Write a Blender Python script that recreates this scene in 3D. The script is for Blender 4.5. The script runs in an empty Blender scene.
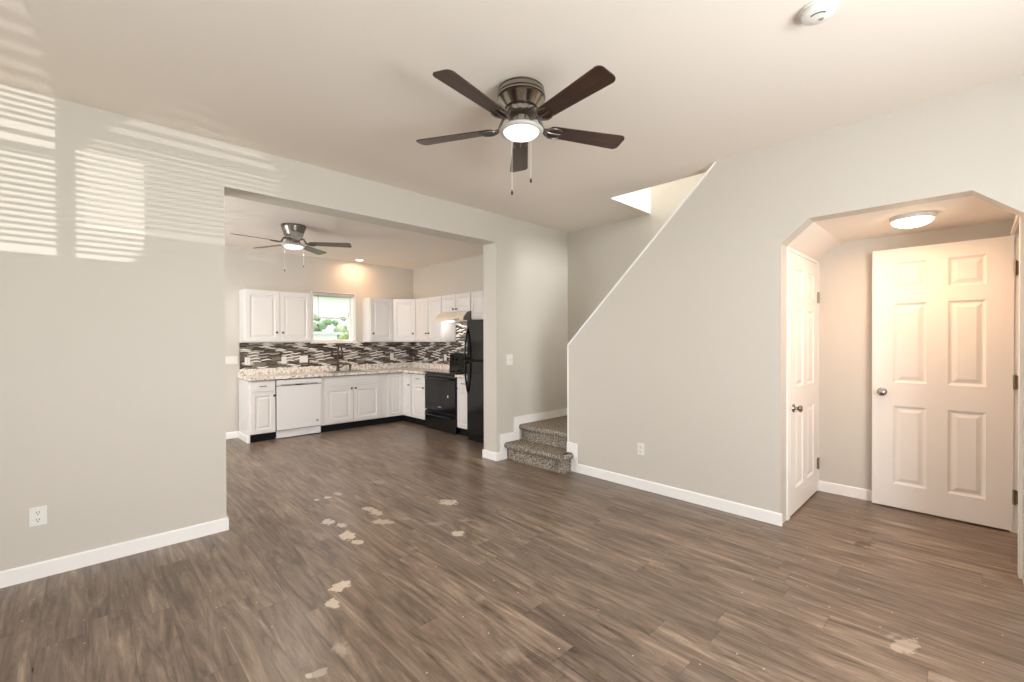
import bpy, bmesh, math, random
from mathutils import Vector, Matrix
random.seed(4)
PI = math.pi
SC = bpy.context.scene
COL = SC.collection

# ------------------------------------------------------------------ camera
F, YAW, CY, PITCH, ROLL, EYE = 444.88, 0.80256, 343.53, -0.00646, -0.00259, 1.325
cd = bpy.data.cameras.new('camera'); cam = bpy.data.objects.new('camera', cd); COL.objects.link(cam)
fw = Vector((math.cos(YAW)*math.cos(PITCH), math.sin(YAW)*math.cos(PITCH), math.sin(PITCH)))
rt = Vector((math.sin(YAW), -math.cos(YAW), 0))
up = rt.cross(fw)
rt2 = rt*math.cos(ROLL)+up*math.sin(ROLL); up2 = up*math.cos(ROLL)-rt*math.sin(ROLL)
M = Matrix((rt2, up2, -fw)).transposed().to_4x4(); M.translation = (0, 0, EYE)
cam.matrix_world = M
cd.sensor_width = 36; cd.lens = F/1024*36; cd.shift_y = (CY-341)/1024; cd.clip_start = .05; cd.clip_end = 200
SC.camera = cam

# ------------------------------------------------------------------ colour management, world
SC.view_settings.view_transform = 'Standard'; SC.view_settings.look = 'None'
SC.view_settings.gamma = 1; SC.view_settings.use_curve_mapping = False
SC.view_settings.exposure = 0.23
SC.cycles.max_bounces = 10; SC.cycles.diffuse_bounces = 7; SC.cycles.glossy_bounces = 4
SC.cycles.sample_clamp_indirect = 6; SC.cycles.use_denoising = True
W = bpy.data.worlds.new('sky'); SC.world = W; W.use_nodes = True
wn = W.node_tree; bg = wn.nodes['Background']
skyt = wn.nodes.new('ShaderNodeTexSky'); skyt.sky_type = 'HOSEK_WILKIE'; skyt.turbidity = 6
skyt.sun_direction = (0.3, -0.7, 0.6)
mixw = wn.nodes.new('ShaderNodeMix'); mixw.data_type = 'RGBA'; mixw.inputs[0].default_value = .75
wn.links.new(skyt.outputs[0], mixw.inputs[6]); mixw.inputs[7].default_value = (1.0, 1.0, 1.0, 1)
wn.links.new(mixw.outputs[2], bg.inputs[0]); bg.inputs[1].default_value = 2.6

def area(name, loc, rot, sx, sy, power, color, spread=PI):
    l = bpy.data.lights.new(name, 'AREA'); l.shape = 'RECTANGLE'; l.size = sx; l.size_y = sy
    l.energy = power; l.color = color; l.spread = spread
    o = bpy.data.objects.new(name, l); o.location = loc; o.rotation_euler = rot; COL.objects.link(o); return o
DAY = (0.91, 0.955, 1.0)
WARM = (1.0, 0.56, 0.30)
# daylight standing outside the windows behind the camera (set in the outer face of each opening)
area('daylight_front_window', (1.32, -1.53, 1.45), (-PI/2-math.radians(14), 0, PI), 1.6, 1.3, 112, DAY)
area('daylight_side_window', (-1.53, 1.1, 1.45), (0, -PI/2-math.radians(6), 0), 1.3, 1.9, 10, DAY)
area('daylight_stair_window', (4.1, -1.27, 3.75), (-PI/2, 0, PI), .7, 1.3, 150, (.95, .98, 1))
area('daylight_kitchen_side_window', (-1.53, 5.3, 1.5), (0, -PI/2-math.radians(20), 0), 1.2, 1.6, 75, DAY)
# low sun thrown back up through the blinds by something bright outside
def disc(name, parent, loc, size, power, color, spread=PI):
    l = bpy.data.lights.new(name, 'AREA'); l.shape = 'DISK'; l.size = size; l.energy = power; l.color = color; l.spread = spread
    o = bpy.data.objects.new(name, l); o.parent = parent; o.location = loc; COL.objects.link(o); return o
def spot(name, loc, target, power, size, radius, color):
    l = bpy.data.lights.new(name, 'SPOT'); l.energy = power; l.spot_size = size; l.spot_blend = .1
    l.shadow_soft_size = radius; l.color = color
    o = bpy.data.objects.new(name, l); o.location = loc; COL.objects.link(o)
    o.rotation_euler = (Vector(target)-Vector(loc)).to_track_quat('-Z', 'Y').to_euler(); return o
spot('sun_glint_low', (-1.0, -10, .4), (-.68, -1.5, 1.60), 4000, .13, .008, (1, .98, .93))
spot('sun_glint_far', (-3.0, -10, .1), (-.78, -1.5, 1.42), 1700, .085, .008, (1, .96, .90))

# ------------------------------------------------------------------ node helpers
def srgb(r, g, b):
    f = lambda c: (c/255)/12.92 if c/255 <= .04045 else ((c/255+.055)/1.055)**2.4
    return (f(r), f(g), f(b), 1)
class NT:
    def __init__(s, name):
        s.m = bpy.data.materials.new(name); s.m.use_nodes = True
        s.t = s.m.node_tree; s.b = s.t.nodes['Principled BSDF']
    def n(s, typ, **kw):
        x = s.t.nodes.new(typ)
        for k, v in kw.items(): setattr(x, k, v)
        return x
    def l(s, a, b): s.t.links.new(a, b)
    def val(s, sock, v):
        if isinstance(v, bpy.types.NodeSocket): s.l(v, sock)
        else: sock.default_value = v
    def math(s, op, a, b=0.0, c=0.0, clamp=False):
        x = s.n('ShaderNodeMath', operation=op, use_clamp=clamp)
        s.val(x.inputs[0], a); s.val(x.inputs[1], b); s.val(x.inputs[2], c); return x.outputs[0]
    def mix(s, f, a, b, blend='MIX'):
        x = s.n('ShaderNodeMix', data_type='RGBA', blend_type=blend)
        s.val(x.inputs[0], f); s.val(x.inputs[6], a); s.val(x.inputs[7], b); return x.outputs[2]
    def ramp(s, f, stops, interp='LINEAR'):
        x = s.n('ShaderNodeValToRGB'); s.val(x.inputs[0], f); e = x.color_ramp.elements; x.color_ramp.interpolation = interp
        while len(e) < len(stops): e.new(.5)
        for i, (p, c) in enumerate(stops): e[i].position = p; e[i].color = c if len(c) == 4 else (*c, 1)
        return x.outputs[0]
    def coord(s, kind='Object'): return s.n('ShaderNodeTexCoord').outputs[kind]
    def pos(s): return s.n('ShaderNodeNewGeometry').outputs['Position']
    def noise(s, vec, scale, detail=4, rough=.5, dist=0.0):
        x = s.n('ShaderNodeTexNoise'); s.val(x.inputs['Vector'], vec); x.inputs['Scale'].default_value = scale
        x.inputs['Detail'].default_value = detail; x.inputs['Roughness'].default_value = rough
        x.inputs['Distortion'].default_value = dist; return x.outputs['Fac']
    def scale(s, vec, xyz):
        x = s.n('ShaderNodeVectorMath', operation='MULTIPLY'); s.l(vec, x.inputs[0]); x.inputs[1].default_value = xyz; return x.outputs[0]
    def bump(s, h, strength=.2, dist=.01):
        x = s.n('ShaderNodeBump'); x.inputs['Strength'].default_value = strength; x.inputs['Distance'].default_value = dist
        s.l(h, x.inputs['Height']); s.l(x.outputs[0], s.b.inputs['Normal'])
    def set(s, base=None, rough=None, metal=None, **kw):
        if base is not None: s.val(s.b.inputs['Base Color'], base)
        if rough is not None: s.val(s.b.inputs['Roughness'], rough)
        if metal is not None: s.val(s.b.inputs['Metallic'], metal)
        for k, v in kw.items(): s.val(s.b.inputs[k], v)
        return s.m

def paint(name, col, rough=.6, bscale=90, bstr=.08, spec=.35):
    n = NT(name); p = n.pos()
    big = n.noise(p, 1.3, 2)
    c = n.mix(n.math('MULTIPLY', big, .10), col, tuple(x*.9 for x in col[:3])+(1,))
    n.bump(n.noise(p, bscale, 3), bstr, .004)
    n.set(c, rough); n.b.inputs['Specular IOR Level'].default_value = spec
    return n.m
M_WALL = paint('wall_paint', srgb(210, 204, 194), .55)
M_CEIL = paint('ceiling_paint', srgb(243, 234, 224), .8, 22, .25)
M_TRIM = paint('white_trim', srgb(250, 248, 245), .35, 40, .02, .5)
M_DOOR = paint('door_white', srgb(246, 242, 237), .4, 60, .03, .45)
M_CAB = paint('cabinet_white', srgb(234, 230, 227), .32, 60, .01, .5)
M_SHAFT = paint('stair_shaft_daylit', srgb(240, 236, 228), .7)  # same wall paint made paler, upstairs daylight put into the colour

def metal(name, col, rough, aniso=False):
    n = NT(name); p = n.coord()
    r = n.math('ADD', n.math('MULTIPLY', n.noise(n.scale(p, (60, 60, 600)), 2, 2), .15), rough)
    return n.set(col, r, 1.0)
M_NICKEL = metal('brushed_nickel', (.38, .35, .31, 1), .14)
M_DNICK = metal('antique_nickel', (.22, .20, .18, 1), .22)
M_BRASS = metal('hinge_steel', (.30, .26, .20, 1), .35)
M_BRONZE = metal('dark_bronze', (.09, .065, .05, 1), .3)
M_STEEL = metal('stainless', (.6, .6, .58, 1), .28)
def plain(name, col, rough, spec=.5, nscale=30, var=.06):
    n = NT(name); c = n.mix(n.math('MULTIPLY', n.noise(n.coord(), nscale, 3), var), col, (0, 0, 0, 1))
    n.set(c, rough); n.b.inputs['Specular IOR Level'].default_value = spec; return n.m
M_BLACK = plain('appliance_black', (.006, .006, .007, 1), .12)
M_BLACKM = plain('toe_kick_black', (.008, .008, .008, 1), .7, .2)
M_GLASSK = plain('black_glass', (.004, .004, .005, 1), .05, .6)
M_KNOB = plain('dark_knob', (.02, .016, .013, 1), .3)
M_PLAST = plain('white_plastic', srgb(240, 238, 232), .35)
M_SLOT = plain('socket_slot', (.03, .03, .03, 1), .6)
M_DW = plain('dishwasher_white', srgb(240, 238, 238), .22)
M_GREYP = plain('grey_plastic', srgb(150, 150, 150), .4)
M_HOODW = plain('hood_almond', srgb(236, 224, 205), .3)
M_SLAT = plain('blind_slat', srgb(235, 232, 224), .5)

def emit(name, col, strength):
    n = NT(name); n.set(col, .4); n.val(n.b.inputs['Emission Color'], col); n.b.inputs['Emission Strength'].default_value = strength
    return n.m
M_GLOBE = emit('fan_globe_glass', (1, .97, .90, 1), 1.1)
M_GLOBEK = emit('kitchen_globe_glass', (1, .97, .92, 1), 1.3)
M_GLOBEW = emit('warm_globe_glass', (1, .76, .50, 1), 14)
M_CAN = emit('recessed_bulb', (1, .85, .65, 1), 6)
M_HOODL = emit('hood_bulb_cover', (1, .98, .95, 1), 4)

def wood_blade(name, c1, c2):
    n = NT(name); p = n.coord()
    g = n.noise(n.scale(p, (3, 46, 10)), 1, 5, .6, .6)
    c = n.ramp(g, [(.3, c1), (.7, c2)])
    n.set(c, .32); n.bump(g, .1, .002); return n.m
M_BLADE = wood_blade('walnut_blade', (.018, .009, .006, 1), (.075, .032, .020, 1))
M_BLADEK = wood_blade('kitchen_blade', (.06, .045, .035, 1), (.16, .12, .09, 1))

# floor: vinyl planks along Y, with the pale scuffs and dark stains
SCUFF = [[1.4, 3.804, 37.654, -13.927, -30.855, -31.474, 0.7], [1.486, 3.796, 30.426, -11.965, -22.537, -22.984, 0.8], [1.586, 3.822, 25.075, -10.449, -21.529, -21.949, 0.5], [1.287, 3.279, 19.171, -7.567, -13.476, -13.771, 0.9], [1.337, 3.15, 24.711, -10.538, -20.835, -21.295, 0.8], [1.292, 2.955, 18.334, -8.056, -10.091, -10.321, 1.0], [1.299, 2.811, 20.329, -9.441, -21.3, -21.793, 0.9], [1.618, 3.309, 16.676, -8.189, -17.351, -17.713, 0.8], [1.626, 3.199, 18.505, -9.442, -12.13, -12.387, 0.8], [1.578, 2.995, 10.718, -5.67, -15.146, -15.477, 0.7], [1.725, 2.934, 22.797, -13.453, -19.418, -19.837, 0.4], [2.152, 2.983, 10.945, -7.917, -10.773, -10.992, 0.9], [1.853, 2.456, 17.918, -13.56, -13.733, -14.043, 0.8], [2.023, 2.601, 12.689, -9.895, -19.788, -20.219, 0.35], [1.834, 2.703, 7.893, -5.373, -17.601, -17.987, 0.3], [1.513, 2.486, 20.979, -12.816, -19.773, -20.238, 0.25], [1.001, 2.372, 15.266, -6.487, -1.525, -20.852, 1.0], [0.903, 2.242, 25.295, -10.26, -17.003, -17.443, 0.9], [0.793, 1.885, 19.546, -8.291, -13.624, -13.994, 0.4], [0.673, 1.805, 22.813, -8.598, -9.176, -37.367, 0.45], [0.636, 1.823, 67.055, -23.646, -51.354, -52.784, 0.8], [1.992, 3.871, 8.929, -4.609, -9.281, -9.45, 0.35], [1.461, 1.758, 25.553, -21.304, -13.723, -14.076, 0.2], [1.288, 1.348, 13.165, -12.623, -12.37, -12.709, 0.2], [2.548, 0.202, 1.545, -19.202, -14.2, -14.585, 0.45], [2.596, 0.246, 3.512, -36.602, -34.879, -35.817, 0.3], [3.634, 0.489, 2.635, -19.462, -16.658, -17.045, -0.6], [1.341, 1.227, 4.123, -4.518, -7.257, -7.457, -0.35], [1.592, 1.243, 9.823, -12.608, -13.086, -13.437, -0.2]]
def floor_mat():
    n = NT('vinyl_plank_floor'); p = n.pos()
    sp = n.n('ShaderNodeSeparateXYZ'); n.l(p, sp.inputs[0]); X, Y = sp.outputs[0], sp.outputs[1]
    PW, PL = .152, 1.22
    rx = n.math('DIVIDE', n.math('ADD', X, 10.03), PW); row = n.math('FLOOR', rx)
    wr = n.n('ShaderNodeTexWhiteNoise', noise_dimensions='1D'); n.l(row, wr.inputs['W'])
    ry = n.math('ADD', n.math('DIVIDE', n.math('ADD', Y, 10), PL), n.math('MULTIPLY', wr.outputs[0], 7.3))
    idx = n.math('FLOOR', ry)
    cmb = n.n('ShaderNodeCombineXYZ'); n.l(row, cmb.inputs[0]); n.l(idx, cmb.inputs[1])
    wp = n.n('ShaderNodeTexWhiteNoise', noise_dimensions='3D'); n.l(cmb.outputs[0], wp.inputs[0])
    rnd = wp.outputs[0]
    off = n.n('ShaderNodeVectorMath', operation='SCALE'); n.l(wp.outputs[1], off.inputs[0]); off.inputs['Scale'].default_value = 37
    pv = n.n('ShaderNodeVectorMath', operation='ADD'); n.l(p, pv.inputs[0]); n.l(off.outputs[0], pv.inputs[1]); q = pv.outputs[0]
    g1 = n.noise(n.scale(q, (8.5, .95, 1)), 1.3, 7, .66, 1.9)
    g2 = n.noise(n.scale(q, (55, 3.2, 1)), 1.0, 4, .6, .4)
    g3 = n.noise(n.scale(q, (16, 1.6, 1)), 1.0, 5, .55, 2.8)
    g = n.math('ADD', n.math('MULTIPLY', g1, .72), n.math('MULTIPLY', g2, .28))
    base = n.ramp(g, [(.31, srgb(62, 50, 42)), (.44, srgb(106, 90, 77)), (.55, srgb(132, 115, 100)), (.70, srgb(172, 152, 132))])
    tint = n.ramp(rnd, [(0, (.84, .83, .83)), (.5, (1, .99, .98)), (1, (1.13, 1.12, 1.10))])
    base = n.mix(1.0, base, tint, 'MULTIPLY')
    crack = n.math('LESS_THAN', n.math('ABSOLUTE', n.math('SUBTRACT', g3, .62)), .007)
    base = n.mix(n.math('MULTIPLY', crack, .45), base, srgb(58, 44, 36))
    fx = n.math('FRACT', rx); fy = n.math('FRACT', ry)
    ex = n.math('MINIMUM', fx, n.math('SUBTRACT', 1.0, fx)); ey = n.math('MINIMUM', fy, n.math('SUBTRACT', 1.0, fy))
    gap = n.math('MAXIMUM', n.math('LESS_THAN', ex, .011), n.math('LESS_THAN', ey, .0018))
    base = n.mix(n.math('MULTIPLY', gap, .28), base, srgb(45, 36, 30))
    dn = n.noise(p, 26, 4, .6); pale = None; dark = None
    nx = n.math('MULTIPLY', n.math('SUBTRACT', dn, .5), 2.4)
    for cx, cy, a, b, c, d, w in SCUFF:
        dx = n.math('SUBTRACT', X, cx); dy = n.math('SUBTRACT', Y, cy)
        u = n.math('ADD', n.math('MULTIPLY', dx, a), n.math('MULTIPLY', dy, b))
        v = n.math('ADD', n.math('MULTIPLY', dx, c), n.math('MULTIPLY', dy, d))
        r = n.math('SQRT', n.math('ADD', n.math('MULTIPLY', u, u), n.math('MULTIPLY', v, v)))
        r = n.math('ADD', r, nx)
        k = n.math('MULTIPLY', n.math('SUBTRACT', 1.0, r), 5 if abs(w) > .4 else 1.2, clamp=True)
        k = n.math('MULTIPLY', k, abs(w))
        if w > 0: pale = k if pale is None else n.math('MAXIMUM', pale, k)
        else: dark = k if dark is None else n.math('MAXIMUM', dark, k)
    base = n.mix(n.math('MULTIPLY', pale, .8), base, srgb(222, 206, 188))
    base = n.mix(dark, base, srgb(60, 48, 40))
    # little white specks of debris dust
    vo = n.n('ShaderNodeTexVoronoi', voronoi_dimensions='2D'); n.l(p, vo.inputs['Vector']); vo.inputs['Scale'].default_value = 6
    vc = n.n('ShaderNodeSeparateColor'); n.l(vo.outputs['Color'], vc.inputs[0])
    sel = n.math('MULTIPLY', n.math('LESS_THAN', vo.outputs['Distance'], .020), n.math('GREATER_THAN', vc.outputs[0], .72))
    base = n.mix(n.math('MULTIPLY', sel, .7), base, srgb(225, 215, 200))
    ro = n.math('ADD', n.math('MULTIPLY', g1, .2), .17)
    ro = n.math('ADD', ro, n.math('MULTIPLY', n.noise(p, 2.2, 3), .12))
    n.bump(n.math('SUBTRACT', n.math('MULTIPLY', g2, .3), gap), .25, .0015)
    n.set(base, ro); n.b.inputs['Specular IOR Level'].default_value = .5
    return n.m
M_FLOOR = floor_mat()

def granite():
    n = NT('speckled_granite'); p = n.pos()
    a = n.noise(p, 30, 5, .7); b = n.noise(p, 70, 3, .7)
    c = n.ramp(a, [(.32, srgb(84, 72, 64)), (.41, srgb(196, 180, 166)), (.48, srgb(236, 226, 214)), (.62, srgb(250, 245, 238))])
    c = n.mix(n.math('LESS_THAN', b, .36), c, srgb(70, 60, 54))
    return n.set(c, .18)
M_GRANITE = granite()

def mosaic(axis):
    n = NT('mosaic_strip_tile_%s' % axis); p = n.pos()
    sp = n.n('ShaderNodeSeparateXYZ'); n.l(p, sp.inputs[0]); U = sp.outputs[0 if axis == 'x' else 1]; Z = sp.outputs[2]
    # wavy strips: every strip is a lens shaped piece, rows staggered
    rh = .021; L = .15
    rz = n.math('DIVIDE', Z, rh); row0 = n.math('FLOOR', rz)
    ph = n.math('MULTIPLY', n.math('MODULO', row0, 2.0), .5)
    wave = n.math('MULTIPLY', n.math('SINE', n.math('MULTIPLY', U, 2*PI/L)), .26)
    rz = n.math('ADD', rz, wave); row = n.math('FLOOR', rz)
    wr = n.n('ShaderNodeTexWhiteNoise', noise_dimensions='1D'); n.l(row, wr.inputs['W'])
    ru = n.math('ADD', n.math('DIVIDE', U, L), n.math('MULTIPLY', wr.outputs[0], 9.7)); idx = n.math('FLOOR', ru)
    cmb = n.n('ShaderNodeCombineXYZ'); n.l(row, cmb.inputs[0]); n.l(idx, cmb.inputs[1])
    wp = n.n('ShaderNodeTexWhiteNoise', noise_dimensions='3D'); n.l(cmb.outputs[0], wp.inputs[0])
    m3 = n.math('FLOORED_MODULO', n.math('ADD', idx, n.math('FLOOR', n.math('MULTIPLY', wr.outputs[0], 31.0))), 3.0)
    lightk = n.math('MULTIPLY', n.math('LESS_THAN', m3, .5), n.math('LESS_THAN', wp.outputs[0], .88))
    c = n.ramp(wp.outputs[0], [(0, srgb(60, 48, 42)), (.35, srgb(92, 80, 72)), (.66, srgb(128, 118, 110)), (.88, srgb(176, 168, 160))], 'CONSTANT')
    lens = n.math('LESS_THAN', n.math('ABSOLUTE', n.math('SUBTRACT', n.math('FRACT', rz), .5)), n.math('MULTIPLY', n.math('SQRT', n.math('SINE', n.math('MULTIPLY', n.math('FRACT', ru), PI))), .43))
    c = n.mix(n.math('MULTIPLY', lightk, lens), c, srgb(240, 236, 228))
    fz = n.math('FRACT', rz); fu = n.math('FRACT', ru)
    ez = n.math('MINIMUM', fz, n.math('SUBTRACT', 1.0, fz)); eu = n.math('MINIMUM', fu, n.math('SUBTRACT', 1.0, fu))
    gr = n.math('MAXIMUM', n.math('LESS_THAN', ez, .09), n.math('LESS_THAN', eu, .012))
    c = n.mix(gr, c, srgb(120, 112, 104))
    n.bump(n.math('SUBTRACT', 1.0, gr), .3, .002)
    return n.set(c, .15)
M_MOSX, M_MOSY = mosaic('x'), mosaic('y')

def carpet():
    n = NT('speckled_carpet'); p = n.pos()
    a = n.noise(p, 105, 3, .8); b = n.noise(p, 30, 3, .6)
    c = n.ramp(a, [(.36, srgb(58, 50, 45)), (.46, srgb(118, 106, 95)), (.54, srgb(172, 160, 146)), (.62, srgb(236, 228, 216))])
    c = n.mix(n.math('MULTIPLY', b, .35), c, srgb(104, 92, 80))
    n.bump(a, .8, .010)
    n.set(c, 1.0); n.b.inputs['Specular IOR Level'].default_value = .05; return n.m
M_CARPET = carpet()

def glassm():
    n = NT('window_glass'); t = n.t
    tr = n.n('ShaderNodeBsdfTransparent'); gl = n.n('ShaderNodeBsdfGlossy'); gl.inputs['Roughness'].default_value = .02
    mx = n.n('ShaderNodeMixShader'); mx.inputs[0].default_value = .05
    n.l(tr.outputs[0], mx.inputs[1]); n.l(gl.outputs[0], mx.inputs[2])
    n.l(mx.outputs[0], t.nodes['Material Output'].inputs['Surface']); return n.m
M_GLASS = glassm()
def leafm(name, c1, c2):
    n = NT(name); return n.set(n.ramp(n.noise(n.pos(), 3, 5, .7), [(.3, c1), (.7, c2)]), .7)
M_LEAF = leafm('tree_leaves', srgb(95, 130, 95), srgb(180, 204, 170))
M_LEAF2 = leafm('yellow_leaves', srgb(140, 155, 100), srgb(212, 218, 170))
M_BARK = leafm('tree_bark', srgb(90, 75, 60), srgb(130, 112, 95))
M_GRASS = leafm('lawn_grass', srgb(120, 150, 90), srgb(170, 190, 130))
M_SIDING = paint('white_siding', srgb(240, 242, 245), .6)
M_ROOFT = paint('grey_shingle', srgb(200, 205, 212), .8, 10, .3)

# ------------------------------------------------------------------ mesh helpers
def bx(bm, x0, x1, y0, y1, z0, z1, bev=0.0):
    vs = [bm.verts.new((x, y, z)) for x in (x0, x1) for y in (y0, y1) for z in (z0, z1)]
    fs = [(0, 1, 3, 2), (4, 6, 7, 5), (0, 4, 5, 1), (2, 3, 7, 6), (0, 2, 6, 4), (1, 5, 7, 3)]
    ff = [bm.faces.new([vs[i] for i in f]) for f in fs]
    if bev > 0:
        es = list({e for f in ff for e in f.edges})
        bmesh.ops.bevel(bm, geom=es, offset=bev, segments=2, profile=.5, affect='EDGES')
def prism(bm, pts, axis, a0, a1):
    """extrude the 2-D polygon pts along an axis: 'x' -> pts are (y,z); 'y' -> (x,z); 'z' -> (x,y)"""
    def mk(p, a): return {'x': (a, p[0], p[1]), 'y': (p[0], a, p[1]), 'z': (p[0], p[1], a)}[axis]
    A = [bm.verts.new(mk(p, a0)) for p in pts]; B = [bm.verts.new(mk(p, a1)) for p in pts]
    bm.faces.new(A); bm.faces.new(B[::-1]); n = len(pts)
    for i in range(n): bm.faces.new((A[i], B[i], B[(i+1) % n], A[(i+1) % n]))
def lathe(bm, prof, c=(0, 0, 0), seg=48, axis='z', sx=1, sy=1):
    rings = []
    for r, z in prof:
        ring = []
        if r < 1e-5: ring = [bm.verts.new(ax3(c, 0, 0, z, axis))]
        else: ring = [bm.verts.new(ax3(c, r*math.cos(2*PI*i/seg)*sx, r*math.sin(2*PI*i/seg)*sy, z, axis)) for i in range(seg)]
        rings.append(ring)
    for a, b in zip(rings, rings[1:]):
        for i in range(seg):
            j = (i+1) % seg
            if len(a) == 1 and len(b) == 1: continue
            if len(a) == 1: bm.faces.new((a[0], b[i], b[j]))
            elif len(b) == 1: bm.faces.new((a[i], b[0], a[j]))
            else: bm.faces.new((a[i], b[i], b[j], a[j]))
def ax3(c, u, v, w, axis):
    if axis == 'z': d = (u, v, w)
    elif axis == 'y': d = (u, w, v)
    else: d = (w, u, v)
    return (c[0]+d[0], c[1]+d[1], c[2]+d[2])
def tube(bm, pts, r, seg=10):
    pts = [Vector(p) for p in pts]; rings = []; n = len(pts)
    T0 = (pts[1]-pts[0]).normalized(); U = T0.orthogonal().normalized()
    for i, p in enumerate(pts):
        T = (pts[min(i+1, n-1)]-pts[max(i-1, 0)]).normalized()
        U = (U-T*U.dot(T)).normalized(); V = T.cross(U)
        rr = r[i] if isinstance(r, (list, tuple)) else r
        rings.append([bm.verts.new(p+U*rr*math.cos(2*PI*k/seg)+V*rr*math.sin(2*PI*k/seg)) for k in range(seg)])
    for a, b in zip(rings, rings[1:]):
        for k in range(seg): bm.faces.new((a[k], a[(k+1) % seg], b[(k+1) % seg], b[k]))
    bm.faces.new(rings[0][::-1]); bm.faces.new(rings[-1])
def raised(bm, x0, x1, z0, z1, yf, yb, panels, rings, edge=0.0):
    """slab whose front (-Y) face carries recessed/raised panels. rings = [(inset, depth)...]"""
    xs = sorted({x0, x1, *[a for p in panels for a in (p[0], p[1])]}); zs = sorted({z0, z1, *[a for p in panels for a in (p[2], p[3])]})
    V = {}
    def v(x, y, z):
        k = (round(x, 5), round(y, 5), round(z, 5))
        if k not in V: V[k] = bm.verts.new((x, y, z))
        return V[k]
    def quad(a, b, c, d):
        try: bm.faces.new((a, b, c, d))
        except ValueError: pass
    for i in range(len(xs)-1):
        for j in range(len(zs)-1):
            a, b, c, d = xs[i], xs[i+1], zs[j], zs[j+1]; mx, mz = (a+b)/2, (c+d)/2
            if any(p[0] < mx < p[1] and p[2] < mz < p[3] for p in panels): continue
            quad(v(a, yf, c), v(b, yf, c), v(b, yf, d), v(a, yf, d))
    for p in panels:
        px = [x for x in xs if p[0]-1e-6 <= x <= p[1]+1e-6]; pz = [z for z in zs if p[2]-1e-6 <= z <= p[3]+1e-6]
        prev = (p[0], p[1], p[2], p[3], yf)
        for ins, dep in rings:
            cur = (p[0]+ins, p[1]-ins, p[2]+ins, p[3]-ins, yf+dep)
            P = [(prev[0], prev[2]), (prev[1], prev[2]), (prev[1], prev[3]), (prev[0], prev[3])]
            Q = [(cur[0], cur[2]), (cur[1], cur[2]), (cur[1], cur[3]), (cur[0], cur[3])]
            for k in range(4):
                k2 = (k+1) % 4
                quad(v(P[k][0], prev[4], P[k][1]), v(P[k2][0], prev[4], P[k2][1]), v(Q[k2][0], cur[4], Q[k2][1]), v(Q[k][0], cur[4], Q[k][1]))
            prev = cur
        quad(v(prev[0], prev[4], prev[2]), v(prev[1], prev[4], prev[2]), v(prev[1], prev[4], prev[3]), v(prev[0], prev[4], prev[3]))
    # sides and back
    for i in range(len(xs)-1):
        quad(v(xs[i], yf, z0), v(xs[i], yb, z0), v(xs[i+1], yb, z0), v(xs[i+1], yf, z0))
        quad(v(xs[i], yf, z1), v(xs[i+1], yf, z1), v(xs[i+1], yb, z1), v(xs[i], yb, z1))
        for j in range(len(zs)-1):
            quad(v(xs[i], yb, zs[j]), v(xs[i], yb, zs[j+1]), v(xs[i+1], yb, zs[j+1]), v(xs[i+1], yb, zs[j]))
    for j in range(len(zs)-1):
        quad(v(x0, yf, zs[j]), v(x0, yf, zs[j+1]), v(x0, yb, zs[j+1]), v(x0, yb, zs[j]))
        quad(v(x1, yf, zs[j]), v(x1, yb, zs[j]), v(x1, yb, zs[j+1]), v(x1, yf, zs[j+1]))

def obj(name, bm, mat, parent=None, smooth=False, auto=None):
    bmesh.ops.recalc_face_normals(bm, faces=bm.faces[:])
    me = bpy.data.meshes.new(name); bm.to_mesh(me); bm.free()
    o = bpy.data.objects.new(name, me); COL.objects.link(o)
    me.materials.append(mat)
    if smooth:
        for f in me.polygons: f.use_smooth = True
        if auto:
            lim = math.radians(auto); b2 = bmesh.new(); b2.from_mesh(me)
            for e in b2.edges:
                if len(e.link_faces) == 2 and e.calc_face_angle(0) > lim: e.smooth = False
            b2.to_mesh(me); b2.free()
    if parent: o.parent = parent
    return o
def N(): return bmesh.new()
def box_obj(name, b, mat, parent=None, bev=0.0):
    bm = N(); bx(bm, *b, bev); return obj(name, bm, mat, parent)
def struct(name, bm, mat, label=None, cat=None):
    o = obj(name, bm, mat); o['kind'] = 'structure'
    if label: o['label'] = label
    if cat: o['category'] = cat
    return o
def tag(o, label, cat, group=None, kind=None):
    o['label'] = label; o['category'] = cat
    if group: o['group'] = group
    if kind: o['kind'] = kind
    return o
def empty(name, loc, rz, label, cat, group=None):
    o = bpy.data.objects.new(name, None); o.empty_display_size = .1; COL.objects.link(o)
    o.location = loc; o.rotation_euler = (0, 0, rz); tag(o, label, cat, group); return o
def wall_with_hole(bm, axis, a0, a1, u0, u1, z0, z1, holes):
    """slab a0..a1 thick across axis, u along; holes = (u0,u1,z0,z1) sorted along u"""
    def add(ua, ub, za, zb):
        if ub-ua < 1e-4 or zb-za < 1e-4: return
        if axis == 'y': bx(bm, ua, ub, a0, a1, za, zb)
        else: bx(bm, a0, a1, ua, ub, za, zb)
    cur = u0
    for h in holes:
        add(cur, h[0], z0, z1); add(h[0], h[1], z0, h[2]); add(h[0], h[1], h[3], z1); cur = h[1]
    add(cur, u1, z0, z1)

# ------------------------------------------------------------------ room shell
H = 2.72; A = 3.639; A2 = 3.86; B = 3.576; B2 = 3.71; HK = 2.615; KW = 7.03; KX = 4.31
SX = 4.52     # outer wall of the stairs
OP0, OP1, HEAD = .722, 3.28, 2.408
R0 = -1.4     # rear and side wall faces

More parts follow.
